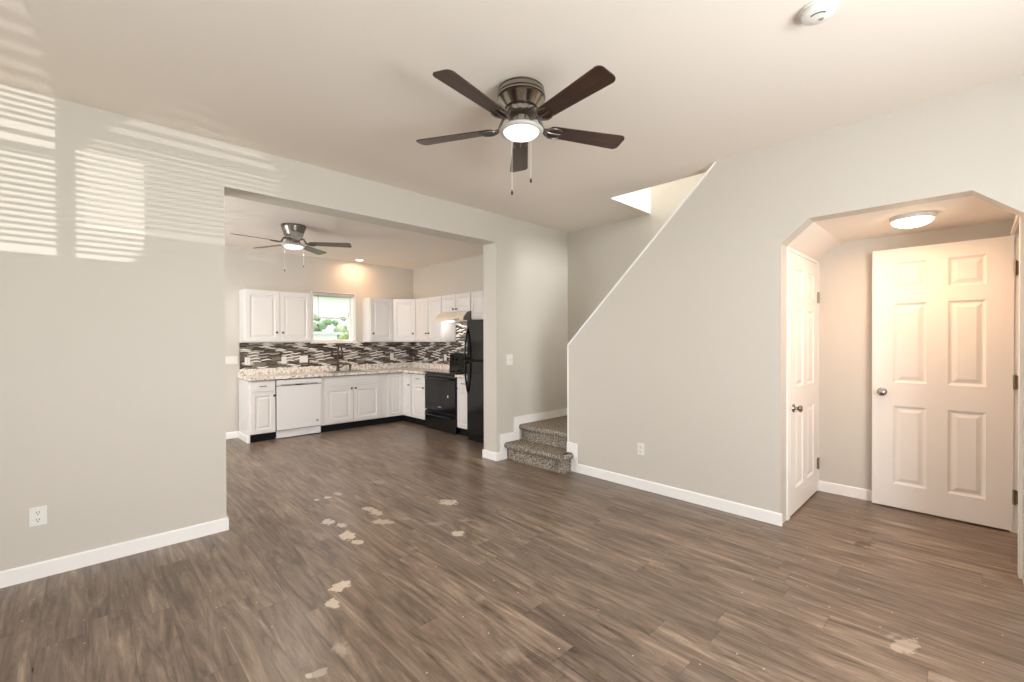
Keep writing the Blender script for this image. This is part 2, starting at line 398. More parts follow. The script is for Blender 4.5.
bm = N(); bx(bm, -1.6, 4.9, -1.6, 7.25, -.1, 0); struct('floor', bm, M_FLOOR, 'grey brown wood look plank floor with pale scuffs', 'floor')
bm = N()
bx(bm, -1.6, B2+.02, -1.6, A+.02, H, H+.22); bx(bm, B2+.02, SX+.02, 2.484, A+.02, H, H+.22)
struct('ceiling', bm, M_CEIL, 'off white textured ceiling', 'ceiling')
bm = N(); bx(bm, -1.6, KX+.1, A2-.02, KW+.1, HK, HK+.12); o = struct('ceiling.001', bm, M_CEIL, 'lower ceiling of the kitchen', 'ceiling')
# left wall with the wide opening to the kitchen, its pier and the stretch by the stairs
bm = N()
prism(bm, [(-1.4, 0), (OP0, 0), (OP0, HEAD), (OP1, HEAD), (OP1, 0), (SX+.12, 0), (SX+.12, H), (-1.4, H)], 'y', A, A2)
struct('wall_left', bm, M_WALL, 'long painted wall with wide opening to kitchen', 'wall')
# right wall: slope over the stairs and chamfered opening of the alcove
ALR = -.195; ALT = 2.157
yz = [(-1.4, 0), (ALR, 0), (ALR, 1.985), (.002, ALT), (.778, ALT), (.947, 2.01), (.947, 0), (2.87, 0), (2.87, 1.279), (1.391, H), (-1.4, H)]
bm = N(); prism(bm, yz, 'x', B, B2); struct('wall_right', bm, M_WALL, 'painted wall rising in a slope beside the stairs', 'wall')
# outer wall of the stairs, up into the shaft
bm = N(); bx(bm, SX, SX+.14, 1.05, A, 0, 5.1); bx(bm, SX, SX+.14, -1.2, 1.05, 2.30, 5.1)
struct('wall_stairs', bm, M_WALL, 'painted wall behind the stairs', 'wall')
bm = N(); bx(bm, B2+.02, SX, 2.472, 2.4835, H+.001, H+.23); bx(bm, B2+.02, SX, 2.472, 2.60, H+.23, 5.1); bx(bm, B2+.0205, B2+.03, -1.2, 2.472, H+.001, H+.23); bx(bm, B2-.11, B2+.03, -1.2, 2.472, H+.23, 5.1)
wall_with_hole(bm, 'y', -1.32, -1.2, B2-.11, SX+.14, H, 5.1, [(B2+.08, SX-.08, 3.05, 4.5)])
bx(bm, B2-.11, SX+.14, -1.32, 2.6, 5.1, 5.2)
struct('wall_upstairs', bm, M_SHAFT, 'walls of the upstairs stairwell, their paint lightened to look daylit', 'wall')
# alcove
AX = 4.66
bm = N(); bx(bm, AX, AX+.1, -.35, 1.05, 0, 2.3); struct('wall_alcove_back', bm, M_WALL, 'painted back wall of the entry alcove', 'wall')
bm = N()
D1A, D1B = 3.765, 4.63
wall_with_hole(bm, 'y', .9472, 1.05, B2+.001, AX, 0, 2.0, [(D1A, D1B, 0, 1.985)])
struct('wall_alcove_left', bm, M_WALL, 'painted side wall of the alcove holding the closet door', 'wall')
bm = N(); wall_with_hole(bm, 'y', -.31, ALR-.001, B2+.001, AX, 0, ALT, [(3.80, 4.60, 0, 2.04)])
struct('wall_alcove_right', bm, M_WALL, 'side wall of the alcove with the open door frame', 'wall')
bm = N(); prism(bm, [(ALR-.1, ALT), (.778, ALT), (.9465, 2.01), (.9465, 2.24), (ALR-.1, 2.24)], 'x', B2+.001, AX)
struct('ceiling_alcove', bm, M_CEIL, 'low ceiling of the alcove with sloped sides', 'ceiling')
# little hall behind the open door
bm = N(); bx(bm, 3.75, AX, -1.32, -1.25, 0, 2.3); bx(bm, 3.71, 3.78, -1.25, -.31, 0, 2.3); bx(bm, AX-.001, AX+.1, -1.25, -.35, 0, 2.3); bx(bm, 3.75, AX, -1.25, -.31, 2.2, 2.3)
struct('wall_hall', bm, M_WALL, 'walls of the small hall beyond the open door', 'wall')
# rear and side walls behind the camera, with their windows
bm = N(); wall_with_hole(bm, 'y', -1.5, R0, -1.5, B2, 0, H, [(-1.13, -.43, 1.27, 2.13), (-.40, -.185, 1.27, 1.72), (.5, 2.14, .8, 2.1)])
struct('wall_rear', bm, M_WALL, 'rear wall with windows', 'wall')
bm = N(); wall_with_hole(bm, 'x', -1.5, R0, R0, A, 0, H, [(.15, 2.05, .8, 2.1)])
wall_with_hole(bm, 'x', -1.5, R0, A, KW+.1, 0, H, [(4.5, 6.1, .9, 2.1)])
struct('wall_side', bm, M_WALL, 'side wall with windows', 'wall')
# kitchen walls
WX0, WX1, WZ0, WZ1 = 2.540, 3.20, 1.320, 2.065
bm = N(); wall_with_hole(bm, 'y', KW, KW+.16, -1.5, KX+.1, 0, HK, [(WX0, WX1, WZ0, WZ1)])
struct('wall_kitchen_back', bm, M_WALL, 'painted back wall of the kitchen above the cabinets', 'wall')
bm = N(); bx(bm, KX, KX+.12, A2, KW, 0, HK); struct('wall_kitchen_right', bm, M_WALL, 'painted right wall of the kitchen', 'wall')

# ------------------------------------------------------------------ baseboards and trims
BT, BH = .012, .088
def bb_profile(bm, p0, p1, nrm):
    """baseboard run p0->p1 with outward normal nrm, top edge eased"""
    (x0, y0), (x1, y1) = p0, p1
    prof = [(0, 0), (BT, 0), (BT, BH-.008), (BT-.005, BH), (0, BH)]
    a = [bm.verts.new((x0+nrm[0]*d, y0+nrm[1]*d, z)) for d, z in prof]; b = [bm.verts.new((x1+nrm[0]*d, y1+nrm[1]*d, z)) for d, z in prof]
    bm.faces.new(a); bm.faces.new(b[::-1])
    for i in range(5): bm.faces.new((a[i], b[i], b[(i+1) % 5], a[(i+1) % 5]))
def baseboard(name, runs, label):
    bm = N()
    for r in runs: bb_profile(bm, *r)
    return struct(name, bm, M_TRIM, label, 'baseboard')
baseboard('baseboard_left', [((R0, A), (OP0, A), (0, -1)), ((OP0, A-BT), (OP0, A2+BT), (1, 0))], 'white baseboard along the left wall')
baseboard('baseboard_pier', [((OP1, A-BT), (OP1, A2+BT), (-1, 0)), ((OP1, A), (3.325, A), (0, -1))], 'white baseboard around the foot of the pier')
baseboard('baseboard_right', [((B, .947-BT), (B, 2.76), (-1, 0))], 'white baseboard along the sloped wall')
baseboard('baseboard_right_rear', [((B, R0), (B, ALR), (-1, 0))], 'white baseboard right of the alcove')
baseboard('baseboard_alcove', [((AX, ALR), (AX, .947), (-1, 0))], 'white baseboard on the alcove back wall')
baseboard('baseboard_kitchen', [((R0, KW), (1.545, KW), (0, -1)), ((1.545, 6.53), (1.545, KW), (-1, 0))], 'white baseboard meeting the end panel of the base cabinets')
baseboard('baseboard_rear', [((R0, R0), (B, R0), (0, 1))], 'white baseboard of the rear wall')
# skirt that steps up beside the stairs on the left wall
bm = N()
prism(bm, [(3.325, 0), (3.325, .285), (3.535, .285), (3.535, .45), (SX, .45), (SX, .30), (3.62, .30), (3.62, .12), (3.42, .12), (3.42, 0)], 'y', A-.014, A)
struct('trim_1', bm, M_TRIM, 'white skirt board stepping up beside the carpeted steps', 'trim')
bm = N(); bx(bm, B-.014, B, 2.755, 2.884, 0, .285); struct('trim_2', bm, M_TRIM, 'short white block of trim at the foot of the sloped wall', 'trim')
# end corner strip and sloped cap of the stair wall
bm = N()
dy, dz = 1.391-2.87, H-1.279; L = math.hypot(dy, dz); ny, nz = dz/L, -dy/L
bx(bm, B-.004, B2+.004, 2.87, 2.884, .19, 1.285)
e0 = (2.884, 1.275); e1 = (1.405-.006, H-.001)
prism(bm, [(2.87, 1.275), (2.87+.014, 1.275+.006), (1.391+.018, H-.001), (1.391, H-.001)], 'x', B-.008, B2+.008)
struct('trim_3', bm, M_TRIM, 'thin white cap sloping up along the top of the stair wall', 'trim')
# casings of the alcove doors
bm = N()
bx(bm, B2+.002, D1A, .936, .9471, 0, 1.985); bx(bm, D1B, AX-.001, .936, .9471, 0, 1.985); bx(bm, B2+.002, AX-.001, .936, .9471, 1.985, 2.008)
bx(bm, D1A, D1A+.008, .947, 1.05, 0, 1.985); bx(bm, D1A, D1B, .947, 1.05, 1.977, 1.985)
struct('trim_4', bm, M_TRIM, 'white casing around the closet door in the alcove', 'trim')
bm = N()
for x0, x1 in ((B2+.02, 3.80), (4.60, 4.655)): bx(bm, x0, x1, ALR-.001, ALR+.013, 0, 2.04)
bx(bm, B2+.02, 4.655, ALR-.001, ALR+.013, 2.04, 2.075)
bx(bm, 4.586, 4.60, -.31, ALR+.013, 0, 2.04); bx(bm, 3.80, 3.814, -.31, ALR+.013, 0, 2.04)
struct('trim_5', bm, M_TRIM, 'white frame of the open door in the alcove', 'trim')

# ------------------------------------------------------------------ windows
def window_unit(name, axis, a_in, a_out, u0, u1, z0, z1, label, rail=True, casing=.0):
    """double hung window filling a hole in a wall; parts: sash, glass"""
    lo, hi = min(a_in, a_out), max(a_in, a_out); mid = (lo+hi)/2
    def B3(bm, ua, ub, aa, ab, za, zb):
        if axis == 'y': bx(bm, ua, ub, min(aa, ab), max(aa, ab), za, zb)
        else: bx(bm, min(aa, ab), max(aa, ab), ua, ub, za, zb)
    s = 1 if a_out > a_in else -1
    bm = N(); f = .014
    B3(bm, u0, u0+f, a_in, a_out, z0, z1); B3(bm, u1-f, u1, a_in, a_out, z0, z1)
    B3(bm, u0, u1, a_in, a_out, z0, z0+f); B3(bm, u0, u1, a_in, a_out, z1-f, z1)
    if casing:
        c = casing; k0, k1 = a_in-s*.014, a_in
        B3(bm, u0-c, u0, k0, k1, z0-.0, z1+c); B3(bm, u1, u1+c, k0, k1, z0, z1+c); B3(bm, u0, u1, k0, k1, z1, z1+c)
        B3(bm, u0-c-.01, u1+c+.01, a_in-s*.035, a_in+s*.02, z0-.03, z0)
    r = struct(name, bm, M_TRIM, label, 'window')
    zm = (z0+z1)/2
    for k, (za, zb) in enumerate(((z0+f, zm+.012), (zm-.012, z1-f)) if rail else ((z0+f, z1-f),)):
        off = s*(.075 if k == 0 else .098); w = .019
        bm = N(); p0, p1 = a_in+off, a_in+off+s*.022
        B3(bm, u0+f, u0+f+w, p0, p1, za, zb); B3(bm, u1-f-w, u1-f, p0, p1, za, zb)
        B3(bm, u0+f+w, u1-f-w, p0, p1, za, za+w); B3(bm, u0+f+w, u1-f-w, p0, p1, zb-w, zb)
        sh = obj('sash', bm, M_TRIM, r)
        bm = N(); B3(bm, u0+f+w, u1-f-w, (p0+p1)/2-.002, (p0+p1)/2+.002, za+w, zb-w); obj('glass', bm, M_GLASS, sh)
        if k == 0 and rail:
            bm = N()
            for t in (.32, .68):
                uc = u0+(u1-u0)*t; B3(bm, uc-.018, uc+.018, p0+s*.0, p0-s*.012, zb-.004, zb+.012)
            obj('sash_lock', bm, M_TRIM, sh)
    return r
w1 = window_unit('window_1', 'y', KW, KW+.16, WX0, WX1, WZ0, WZ1, 'white double hung kitchen window above the sink', True, .026)
window_unit('window_2', 'y', R0, -1.5, .5, 2.14, .8, 2.1, 'wide window in the rear wall', False)
window_unit('window_5', 'x', R0, -1.5, .15, 2.05, .8, 2.1, 'wide window in the side wall', False)
window_unit('window_6', 'x', R0, -1.5, 4.5, 6.1, .9, 2.1, 'side window of the kitchen', False)
# blinds: kitchen one drawn fully up; rear ones down and open
b = empty('window_blind', (2.87, KW, 2.045), 0, 'white mini blind drawn up to the top of the kitchen window', 'blind')
box_obj('headrail', (-.315, .315, -.005, .035, -.012, .018), M_SLAT, b)
bm = N()
for i in range(5): bx(bm, -.30, .30, 0, .024, -.016-i*.003, -.0145-i*.003)
obj('slat_stack', bm, M_SLAT, b)
bm = N(); tube(bm, [(-.245, -.004, -.01), (-.243, -.006, -.2), (-.243, -.006, -.36)], .004, 8); obj('tilt_wand', bm, M_GREYP, b)
box_obj('valance_edge', (-.33, .33, -.030, -.008, .028, .036), M_BRONZE, b)
def blind(x0, x1, z0, z1, label):
    b = empty('window_blind', ((x0+x1)/2, R0-.05, z1), 0, label, 'blind')
    w = (x1-x0)/2-.005
    box_obj('headrail', (-w, w, -.018, .018, -.022, 0), M_SLAT, b)
    bm = N(); z = -.036
    while z > z0-z1+.03:
        bx(bm, -w, w, -.0115, .0115, z, z+.0078); z -= .0222
    obj('slats', bm, M_SLAT, b)
    box_obj('bottom_rail', (-w, w, -.012, .012, z0-z1+.004, z0-z1+.018), M_SLAT, b)
blind(-1.13, -.43, 1.69, 2.13, 'upper white blind on the broad rear window')
blind(-1.13, -.43, 1.27, 1.665, 'lower white blind on the broad rear window')
blind(-.40, -.185, 1.27, 1.72, 'narrow white blind on the slim rear window')
for nm, x0, x1, z1, lab in (('window_3', -1.13, -.43, 2.13, 'broad rear window with blinds'), ('window_4', -.40, -.185, 1.72, 'slim rear window with a blind')):
    bm = N(); f = .010
    bx(bm, x0, x0+f, -1.5, -1.48, 1.27, z1); bx(bm, x1-f, x1, -1.5, -1.48, 1.27, z1); bx(bm, x0, x1, -1.5, -1.48, 1.27, 1.27+f); bx(bm, x0, x1, -1.5, -1.48, z1-f, z1)
    fr_ = struct(nm, bm, M_TRIM, lab, 'window'); bm = N(); bx(bm, x0+f, x1-f, -1.492, -1.488, 1.27+f, z1-f); obj('glass', bm, M_GLASS, fr_)

# ------------------------------------------------------------------ outside the kitchen window
bm = N(); bx(bm, -25, 30, 7.3, 45, -.6, -.5); bx(bm, -25, 30, -45, -1.7, -.6, -.5)
o = obj('lawn', bm, M_GRASS); o['kind'] = 'structure'; tag(o, 'pale green lawn outside the kitchen window', 'lawn', kind='structure')
def tree(x, y, z0, hgt, r, mat, label, n=60):
    t = empty('tree', (x, y, z0), 0, label, 'tree', None)
    bm = N(); tube(bm, [(0, 0, 0), (.05, 0, hgt*.4), (0, .05, hgt*.8)], [.12, .09, .04], 8); obj('trunk', bm, M_BARK, t)
    bm = N()
    for i in range(n):
        a = random.uniform(0, 2*PI); q = r*math.sqrt(random.random()); zz = hgt*.62+random.uniform(-1, 1)*hgt*.36*math.sqrt(max(.05, 1-(q/r)**2))
        m4 = Matrix.Translation((q*math.cos(a), q*math.sin(a), zz)) @ Matrix.Rotation(random.uniform(0, 3), 4, 'X')
        rr = random.uniform(.10, .22)*r
        ret = bmesh.ops.create_icosphere(bm, subdivisions=2, radius=rr, matrix=m4)
        for v in ret['verts']: v.co += Vector([random.uniform(-1, 1) for _ in range(3)])*rr*.28
    obj('foliage', bm, mat, t)
tree(5.25, 14.0, -.5, 2.95, .72, M_LEAF, 'green bushy tree seen through the left of the kitchen window', 60)
tree(5.75, 12.9, -.5, 2.5, .50, M_LEAF2, 'yellowish tree seen through the middle of the kitchen window', 50)
tree(6.95, 15.3, -.5, 2.9, .60, M_LEAF, 'pale green tree seen through the right edge of the kitchen window', 50)
s = empty('garden_shed', (3.3, 10.6, -.5), 0, 'low white shed outside the kitchen window', 'shed')
bm = N(); bx(bm, 0, 1.1, 0, 1.4, 0, 1.98); obj('wall', bm, M_SIDING, s)
bm = N(); prism(bm, [(-.1, 1.98), (1.2, 1.98), (1.2, 2.05), (-.1, 2.05)], 'y', -.12, 1.5); obj('roof', bm, M_ROOFT, s)
nh = empty('neighbor_house', (9, 21, -.5), 0, 'pale white neighbouring house beyond the trees outside the window', 'house')
bm = N(); bx(bm, -6, 5, 0, 6, 0, 3.9); obj('wall', bm, M_SIDING, nh)
bm = N(); prism(bm, [(-.4, 3.9), (6.4, 3.9), (3, 5.2)], 'x', -6.3, 5.3); obj('roof', bm, M_ROOFT, nh)

# ------------------------------------------------------------------ interior doors
def knob(parent, x, yf, z, s=1):
    bm = N(); lathe(bm, [(0, 0), (.031*s, 0), (.032*s, -.004), (.028*s, -.010), (.012*s, -.012), (.011*s, -.03), (.020*s, -.036), (.027*s, -.046), (.026*s, -.056), (.016*s, -.062), (0, -.063)], (x, yf, z), 32, 'y')
    k = obj('door_knob', bm, M_NICKEL, parent, True, 40); k['label'] = 'round satin nickel knob'; return k
def six_panel(name, w, h, th, label):
    sw = .13*w/.76; mw = .115*w/.76; pw = (w-2*sw-mw)/2
    rows = [(.185, .80), (.985, 1.605), (1.715, 1.925)]
    rows = [(a*h/2.035, b*h/2.035) for a, b in rows]
    P = [(x, x+pw, a, b) for a, b in rows for x in (sw, sw+pw+mw)]
    bm = N(); raised(bm, 0, w, 0, h, 0, th, P, [(.003, .005), (.015, .012), (.022, .012), (.048, .002)])
    o = obj(name, bm, M_DOOR); o['kind'] = 'structure'; o['label'] = label; o['category'] = 'door'; return o
def hinge(parent, x, y, z, side):
    bm = N(); tube(bm, [(x, y, z-.05), (x, y, z+.05)], .009, 10)
    bx(bm, min(x, x+side*.034), max(x, x+side*.034), y+.002, y+.006, z-.045, z+.045)
    h = obj('hinge', bm, M_BRASS, parent); return h
d1 = six_panel('door_1', D1B-D1A-.016, 1.965, .035, 'closed white six panel closet door on the left side of the alcove'); d1.location = (D1A+.011, .9375, .012)
knob(d1, .07, 0, .80)
for z in (.235, 1.68): hinge(d1, D1B-D1A-.018, -.004, z, -1)
d2 = six_panel('door_2', .757, 2.022, .035, 'open white six panel door standing against the alcove back wall')
d2.rotation_euler = (0, 0, -PI/2); d2.location = (4.575, .560, .012)
knob(d2, .062, 0, .90)
for z in (.235, 1.02, 1.80): hinge(d2, .762, -.004, z, 1)

# ------------------------------------------------------------------ carpeted stairs
st = empty('staircase', (3.44, 3.2, 0), 0, 'carpeted staircase turning behind the sloped wall', 'staircase')
def step(x0, x1, y0, y1, z0, z1, nose, side=0):
    """step with riser at x0 and rolled nosing toward -X (and toward -Y when side)"""
    bm = N(); r = .030
    ox, oy, oz = 3.44, 3.2, 0
    bx(bm, x0-ox, x1-ox, y0-oy, y1-oy, z0, z1-.012)
    # tread slab with rounded edge
    prof = []
    for i in range(9):
        a = -PI/2+PI*i/8; prof.append((-nose-r*0.2+r-r*math.cos(a)-r, z1-r+r*math.sin(a)))
    ya, yb = y0-oy-(.038 if side else 0), y1-oy
    pts = [(x0-ox+px, pz) for px, pz in prof]+[(x1-ox, z1), (x1-ox, z1-2*r)]
    prism(bm, pts, 'y', ya+(.02 if side else 0), yb)
    if side:
        # rounded return along the open end
        pr2 = []
        for i in range(9):
            a = -PI/2+PI*i/8; pr2.append((ya+.02-r*math.cos(a), z1-r+r*math.sin(a)))
        prism(bm, pr2+[(y0-oy+.03, z1), (y0-oy+.03, z1-2*r)], 'x', x0-ox-nose+.008, B-.016-ox)
    bmesh.ops.remove_doubles(bm, verts=bm.verts[:], dist=.0004)
    return obj('step', bm, M_CARPET, st, True, 45)
# first step passes in front of the wall end, so its body has two boxes
s1 = step(3.425, 3.70, 2.892, A-.016, 0, .187, .014)
bm = N(); bx(bm, -.015, B-.016-3.44, 2.825-3.2, 2.90-3.2, 0, .175)
r = .030
pr = [(-.029-r*.2-r*math.cos(-PI/2+PI*i/8), .187-r+r*math.sin(-PI/2+PI*i/8)) for i in range(9)]
prism(bm, pr+[(B-.016-3.44, .187), (B-.016-3.44, .187-2*r)], 'y', 2.818-3.2, 2.90-3.2)
pr2 = [(2.822-3.2-r*math.cos(-PI/2+PI*i/8), .187-r+r*math.sin(-PI/2+PI*i/8)) for i in range(9)]
prism(bm, pr2+[(2.85-3.2, .187), (2.85-3.2, .187-2*r)], 'x', -.029, B-.016-3.44)
obj('step_end', bm, M_CARPET, st, True, 45)
step(3.655, SX-.002, 2.89, A-.016, 0, .362, .012)
# flight rising toward the camera behind the wall
bm = N(); pts = []; y = 2.89; z = .362; 
n = 13; run = .205; rise = .2
top = [(y, z)]
for i in range(n):
    z += rise; top.append((y, z)); y -= run; top.append((y, z))
bot = [(y, z-.2), (.55, 2.62), (.95, 2.26), (1.06, 1.95), (2.5, .35), (2.89, 0.0)]
bot = [(yy-3.2, zz) for yy, zz in bot]; top = [(yy-3.2, zz) for yy, zz in top]
prism(bm, top+bot, 'x', B2+.003-3.44, SX-.002-3.44); obj('upper_flight', bm, M_CARPET, st)

# ------------------------------------------------------------------ kitchen cabinets
RY = -PI/2   # right run faces -X : local x runs toward the camera
CAB_R = [(.003, .006), (.012, .011), (.018, .011), (.040, .002)]
def cab_knob(parent, x, z, yf=-.02):
    bm = N(); lathe(bm, [(0, 0), (.006, 0), (.006, -.012), (.014, -.016), (.015, -.022), (.010, -.027), (0, -.028)], (x, yf, z), 16, 'y')
    k = obj('knob', bm, M_KNOB, parent, True, 40); return k
def bar_pull(parent, x, z, yf=-.02):
    bm = N(); tube(bm, [(x-.04, yf, z), (x-.038, yf-.018, z), (x-.02, yf-.024, z+.001), (x+.02, yf-.024, z+.001), (x+.038, yf-.018, z), (x+.04, yf, z)], .005, 8)
    return obj('handle', bm, M_KNOB, parent, True)
def cab_door(parent, x0, x1, z0, z1, kx=None, kz=None, name='door', fr=.05):
    bm = N(); f = min(fr, (x1-x0)*.22)
    raised(bm, x0, x1, z0, z1, -.02, -.001, [(x0+f, x1-f, z0+fr, z1-fr)], CAB_R)
    d = obj(name, bm, M_CAB, parent)
    if kx is not None: cab_knob(d, kx, kz)
    return d
def flat_front(parent, x0, x1, z0, z1, name='drawer', pull=True):
    bm = N(); raised(bm, x0, x1, z0, z1, -.02, -.001, [(x0+.012, x1-.012, z0+.012, z1-.012)], [(.004, -.0015)])
    d = obj(name, bm, M_CAB, parent)
    if pull: bar_pull(d, (x0+x1)/2, (z0+z1)/2, -.0215)
    return d
CT = .815    # worktop underside
CB = .806    # carcass top
BF = 6.52    # back run carcass front
RF = 3.80    # right run carcass front
c = empty('base_cabinet', (1.545, BF, 0), 0, 'narrow white base cabinet with one drawer, left end of the back run', 'cabinet', 'white base cabinets')
bm = N(); bx(bm, .018, .322, 0, .50, .105, CB); obj('body', bm, M_CAB, c)
bm = N(); prism(bm, [(0, 0), (.5, 0), (.5, CB), (-.0, CB)], 'x', 0, .0175); obj('end_panel', bm, M_CAB, c)
box_obj('toe_kick', (.018, .322, .03, .05, 0, .105), M_BLACKM, c)
flat_front(c, .022, .312, .665, .80); cab_door(c, .022, .312, .115, .652, .298, .60)
c = empty('base_cabinet', (2.475, BF, 0), 0, 'wide white sink base cabinet with two doors below the window', 'cabinet', 'white base cabinets')
bm = N(); bx(bm, 0, 1.03, 0, .50, .105, CB); obj('body', bm, M_CAB, c)
box_obj('toe_kick', (0, 1.03, .03, .05, 0, .105), M_BLACKM, c)
flat_front(c, .04, .90, .665, .79, 'false_drawer_front', False)
cab_door(c, .04, .462, .125, .645, .435, .615, fr=.055); cab_door(c, .472, .90, .125, .645, .499, .615, fr=.055)
c = empty('base_cabinet', (3.508, BF, 0), 0, 'white corner base cabinet with doors on both sides of the inner corner', 'cabinet', 'white base cabinets')
bm = N(); prism(bm, [(0, 0), (.292, 0), (.292, -.285), (.795, -.285), (.795, .50), (0, .50)], 'z', .105, CB); obj('body', bm, M_CAB, c)
bm = N(); prism(bm, [(0, .03), (.322, .03), (.322, -.285), (.342, -.285), (.342, .05), (0, .05)], 'z', 0, .105); obj('toe_kick', bm, M_BLACKM, c)
cab_door(c, .008, .27, .115, .80, fr=.045)
dd = cab_door(c, .02, .262, .115, .80, .225, .62, fr=.045); dd.rotation_euler = (0, 0, RY); dd.location = (.292, 0.0, 0)
c = empty('base_cabinet', (RF, 6.228, 0), RY, 'white base cabinet with drawer and door left of the black range', 'cabinet', 'white base cabinets')
bm = N(); bx(bm, 0, .395, 0, .50, .105, CB); obj('body', bm, M_CAB, c)
box_obj('toe_kick', (0, .395, .03, .05, 0, .105), M_BLACKM, c)
flat_front(c, .012, .385, .665, .80); cab_door(c, .012, .385, .115, .652, .36, .60)
c = empty('base_cabinet', (RF, 5.028, 0), RY, 'slim white base cabinet squeezed between the range and refrigerator', 'cabinet', 'white base cabinets')
bm = N(); bx(bm, 0, .315, 0, .50, .105, CB); obj('body', bm, M_CAB, c)
box_obj('toe_kick', (0, .315, .03, .05, 0, .105), M_BLACKM, c)
flat_front(c, .008, .308, .665, .80); cab_door(c, .008, .308, .115, .652, .275, .60)

# dishwasher
d = empty('dishwasher', (1.872, BF, 0), 0, 'white dishwasher between the narrow cabinet and sink cabinet', 'dishwasher')
box_obj('body', (0, .598, .006, .50, .03, CB), M_BLACKM, d)
bm = N(); bx(bm, .004, .594, -.028, -.001, .12, .715, .006); obj('door_panel', bm, M_DW, d)
bm = N()
prism(bm, [(-.001, .72), (-.018, .722), (-.030, .745), (-.034, .80), (-.001, .804)], 'x', .004, .594); cp = obj('control_panel', bm, M_DW, d)
bm = N(); bx(bm, .06, .54, -.0275, -.018, .722, .738); obj('pocket', bm, M_GREYP, cp)
box_obj('seam_strip', (.006, .592, -.024, -.002, .7155, .7215), M_SLOT, d)
bm = N(); lathe(bm, [(0, .0), (.07, 0), (.068, -.004), (0, -.006)], (.30, -.026, .729), 24, 'y', 1, .10); obj('handle_recess', bm, M_SLOT, cp)
bm = N(); bx(bm, .10, .14, -.0345, -.0335, .792, .798); bx(bm, .15, .165, -.0345, -.0335, .792, .798); obj('brand_mark', bm, M_GREYP, cp)
bm = N(); lathe(bm, [(0, -.0), (.017, 0), (.017, -.003), (0, -.003)], (.535, -.028, .20), 24, 'y'); o = obj('badge', bm, M_GREYP, d); o['label'] = 'small round grey badge'
box_obj('toe_panel', (.004, .594, .005, .02, .012, .112), M_DW, d)
box_obj('bracket', (.50, .585, -.012, .004, .02, .105), M_DW, d)

# worktop pieces with granite upstand
ct = empty('countertop', (1.538, 6.478, CT), 0, 'speckled beige granite countertop running round the kitchen corner to the range', 'countertop')
ox, oy = 1.538, 6.478
SKX0, SKX1, SKY0, SKY1 = 2.64-ox, 3.30-ox, 6.57-oy, 6.93-oy
xr = RF-.055-ox; xe = KX-ox; ye = KW-oy; yr = 5.838-oy
bm = N()
bx(bm, 0, SKX0, 0, ye, 0, .036); bx(bm, SKX0, SKX1, 0, SKY0, 0, .036); bx(bm, SKX0, SKX1, SKY1, ye, 0, .036); bx(bm, SKX1, xr, 0, ye, 0, .036)
bx(bm, xr, xe, yr, ye, 0, .036)
obj('slab', bm, M_GRANITE, ct)
bm = N(); bx(bm, 0, xe, ye-.02, ye-.0005, .036, .125); bx(bm, xe-.02, xe-.0005, yr, ye-.02, .036, .125)
obj('upstand', bm, M_GRANITE, ct)
bm = N(); prism(bm, [(0, -.001), (xr, -.001), (xr, yr), (xr+.012, yr), (xr+.012, .012), (0, .012)], 'z', -.008, .0); obj('under_edge', bm, M_BRONZE, ct)
c2 = empty('countertop', (RF-.055, 5.028, CT), 0, 'short granite countertop piece between the range and refrigerator', 'countertop')
box_obj('slab', (0, KX-RF+.054, -.315, 0, 0, .036), M_GRANITE, c2, .003)
box_obj('upstand', (KX-RF+.035, KX-RF+.0545, -.315, 0, .036, .125), M_GRANITE, c2)

# sink
sk = empty('kitchen_sink', (2.97, 6.75, CT+.036), 0, 'stainless drop in sink below the window', 'sink')
bm = N(); w, dp = .33, .18
def ringbox(bm, w0, d0, z0, w1, d1, z1):
    P = [(-w0, -d0, z0), (w0, -d0, z0), (w0, d0, z0), (-w0, d0, z0)]; Q = [(-w1, -d1, z1), (w1, -d1, z1), (w1, d1, z1), (-w1, d1, z1)]
    a = [bm.verts.new(q) for q in P]; b_ = [bm.verts.new(q) for q in Q]
    for i in range(4): bm.faces.new((a[i], a[(i+1) % 4], b_[(i+1) % 4], b_[i]))
    return b_
ringbox(bm, w+.02, dp+.02, .001, w+.018, dp+.018, .007); ringbox(bm, w+.018, dp+.018, .007, w-.006, dp-.006, .006)
e = ringbox(bm, w-.006, dp-.006, .006, w-.03, dp-.03, -.16); bm.faces.new(e)
obj('basin', bm, M_STEEL, sk)
bm = N(); lathe(bm, [(.045, -.159), (.04, -.156), (.02, -.158), (0, -.158)], (0, 0, 0), 20); obj('drain', bm, M_DNICK, sk, True)
fa = empty('kitchen_faucet', (2.905, 6.965, CT+.0365), 0, 'dark bronze gooseneck faucet standing behind the sink', 'faucet')
bm = N(); lathe(bm, [(0, 0), (.034, 0), (.036, .008), (.024, .02), (.02, .07), (.024, .085), (.016, .10), (0, .10)], (0, 0, 0), 24); obj('base', bm, M_BRONZE, fa, True, 40)
pts = [(0, 0, .08), (0, 0, .30)]+[(.0, -.075+.075*math.cos(PI*i/10), .31+.085*math.sin(PI*i/10)) for i in range(11)]+[(0, -.152, .24)]
bm = N(); tube(bm, pts, [.011]*(len(pts)-1)+[.015], 12); obj('spout', bm, M_BRONZE, fa, True, 50)
bm = N(); tube(bm, [(.02, 0, .055), (.06, -.01, .065), (.10, -.02, .10)], [.012, .008, .006], 10); obj('lever', bm, M_BRONZE, fa, True)
sp_ = empty('sprayer', (3.10, 6.965, CT+.0365), 0, 'short dark bronze side sprayer right of the faucet', 'sprayer')
bm = N(); lathe(bm, [(0, 0), (.022, 0), (.022, .008), (.013, .015), (.012, .05), (.017, .075), (.014, .095), (0, .098)], (0, 0, 0), 20); obj('sprayer_body', bm, M_BRONZE, sp_, True, 40)

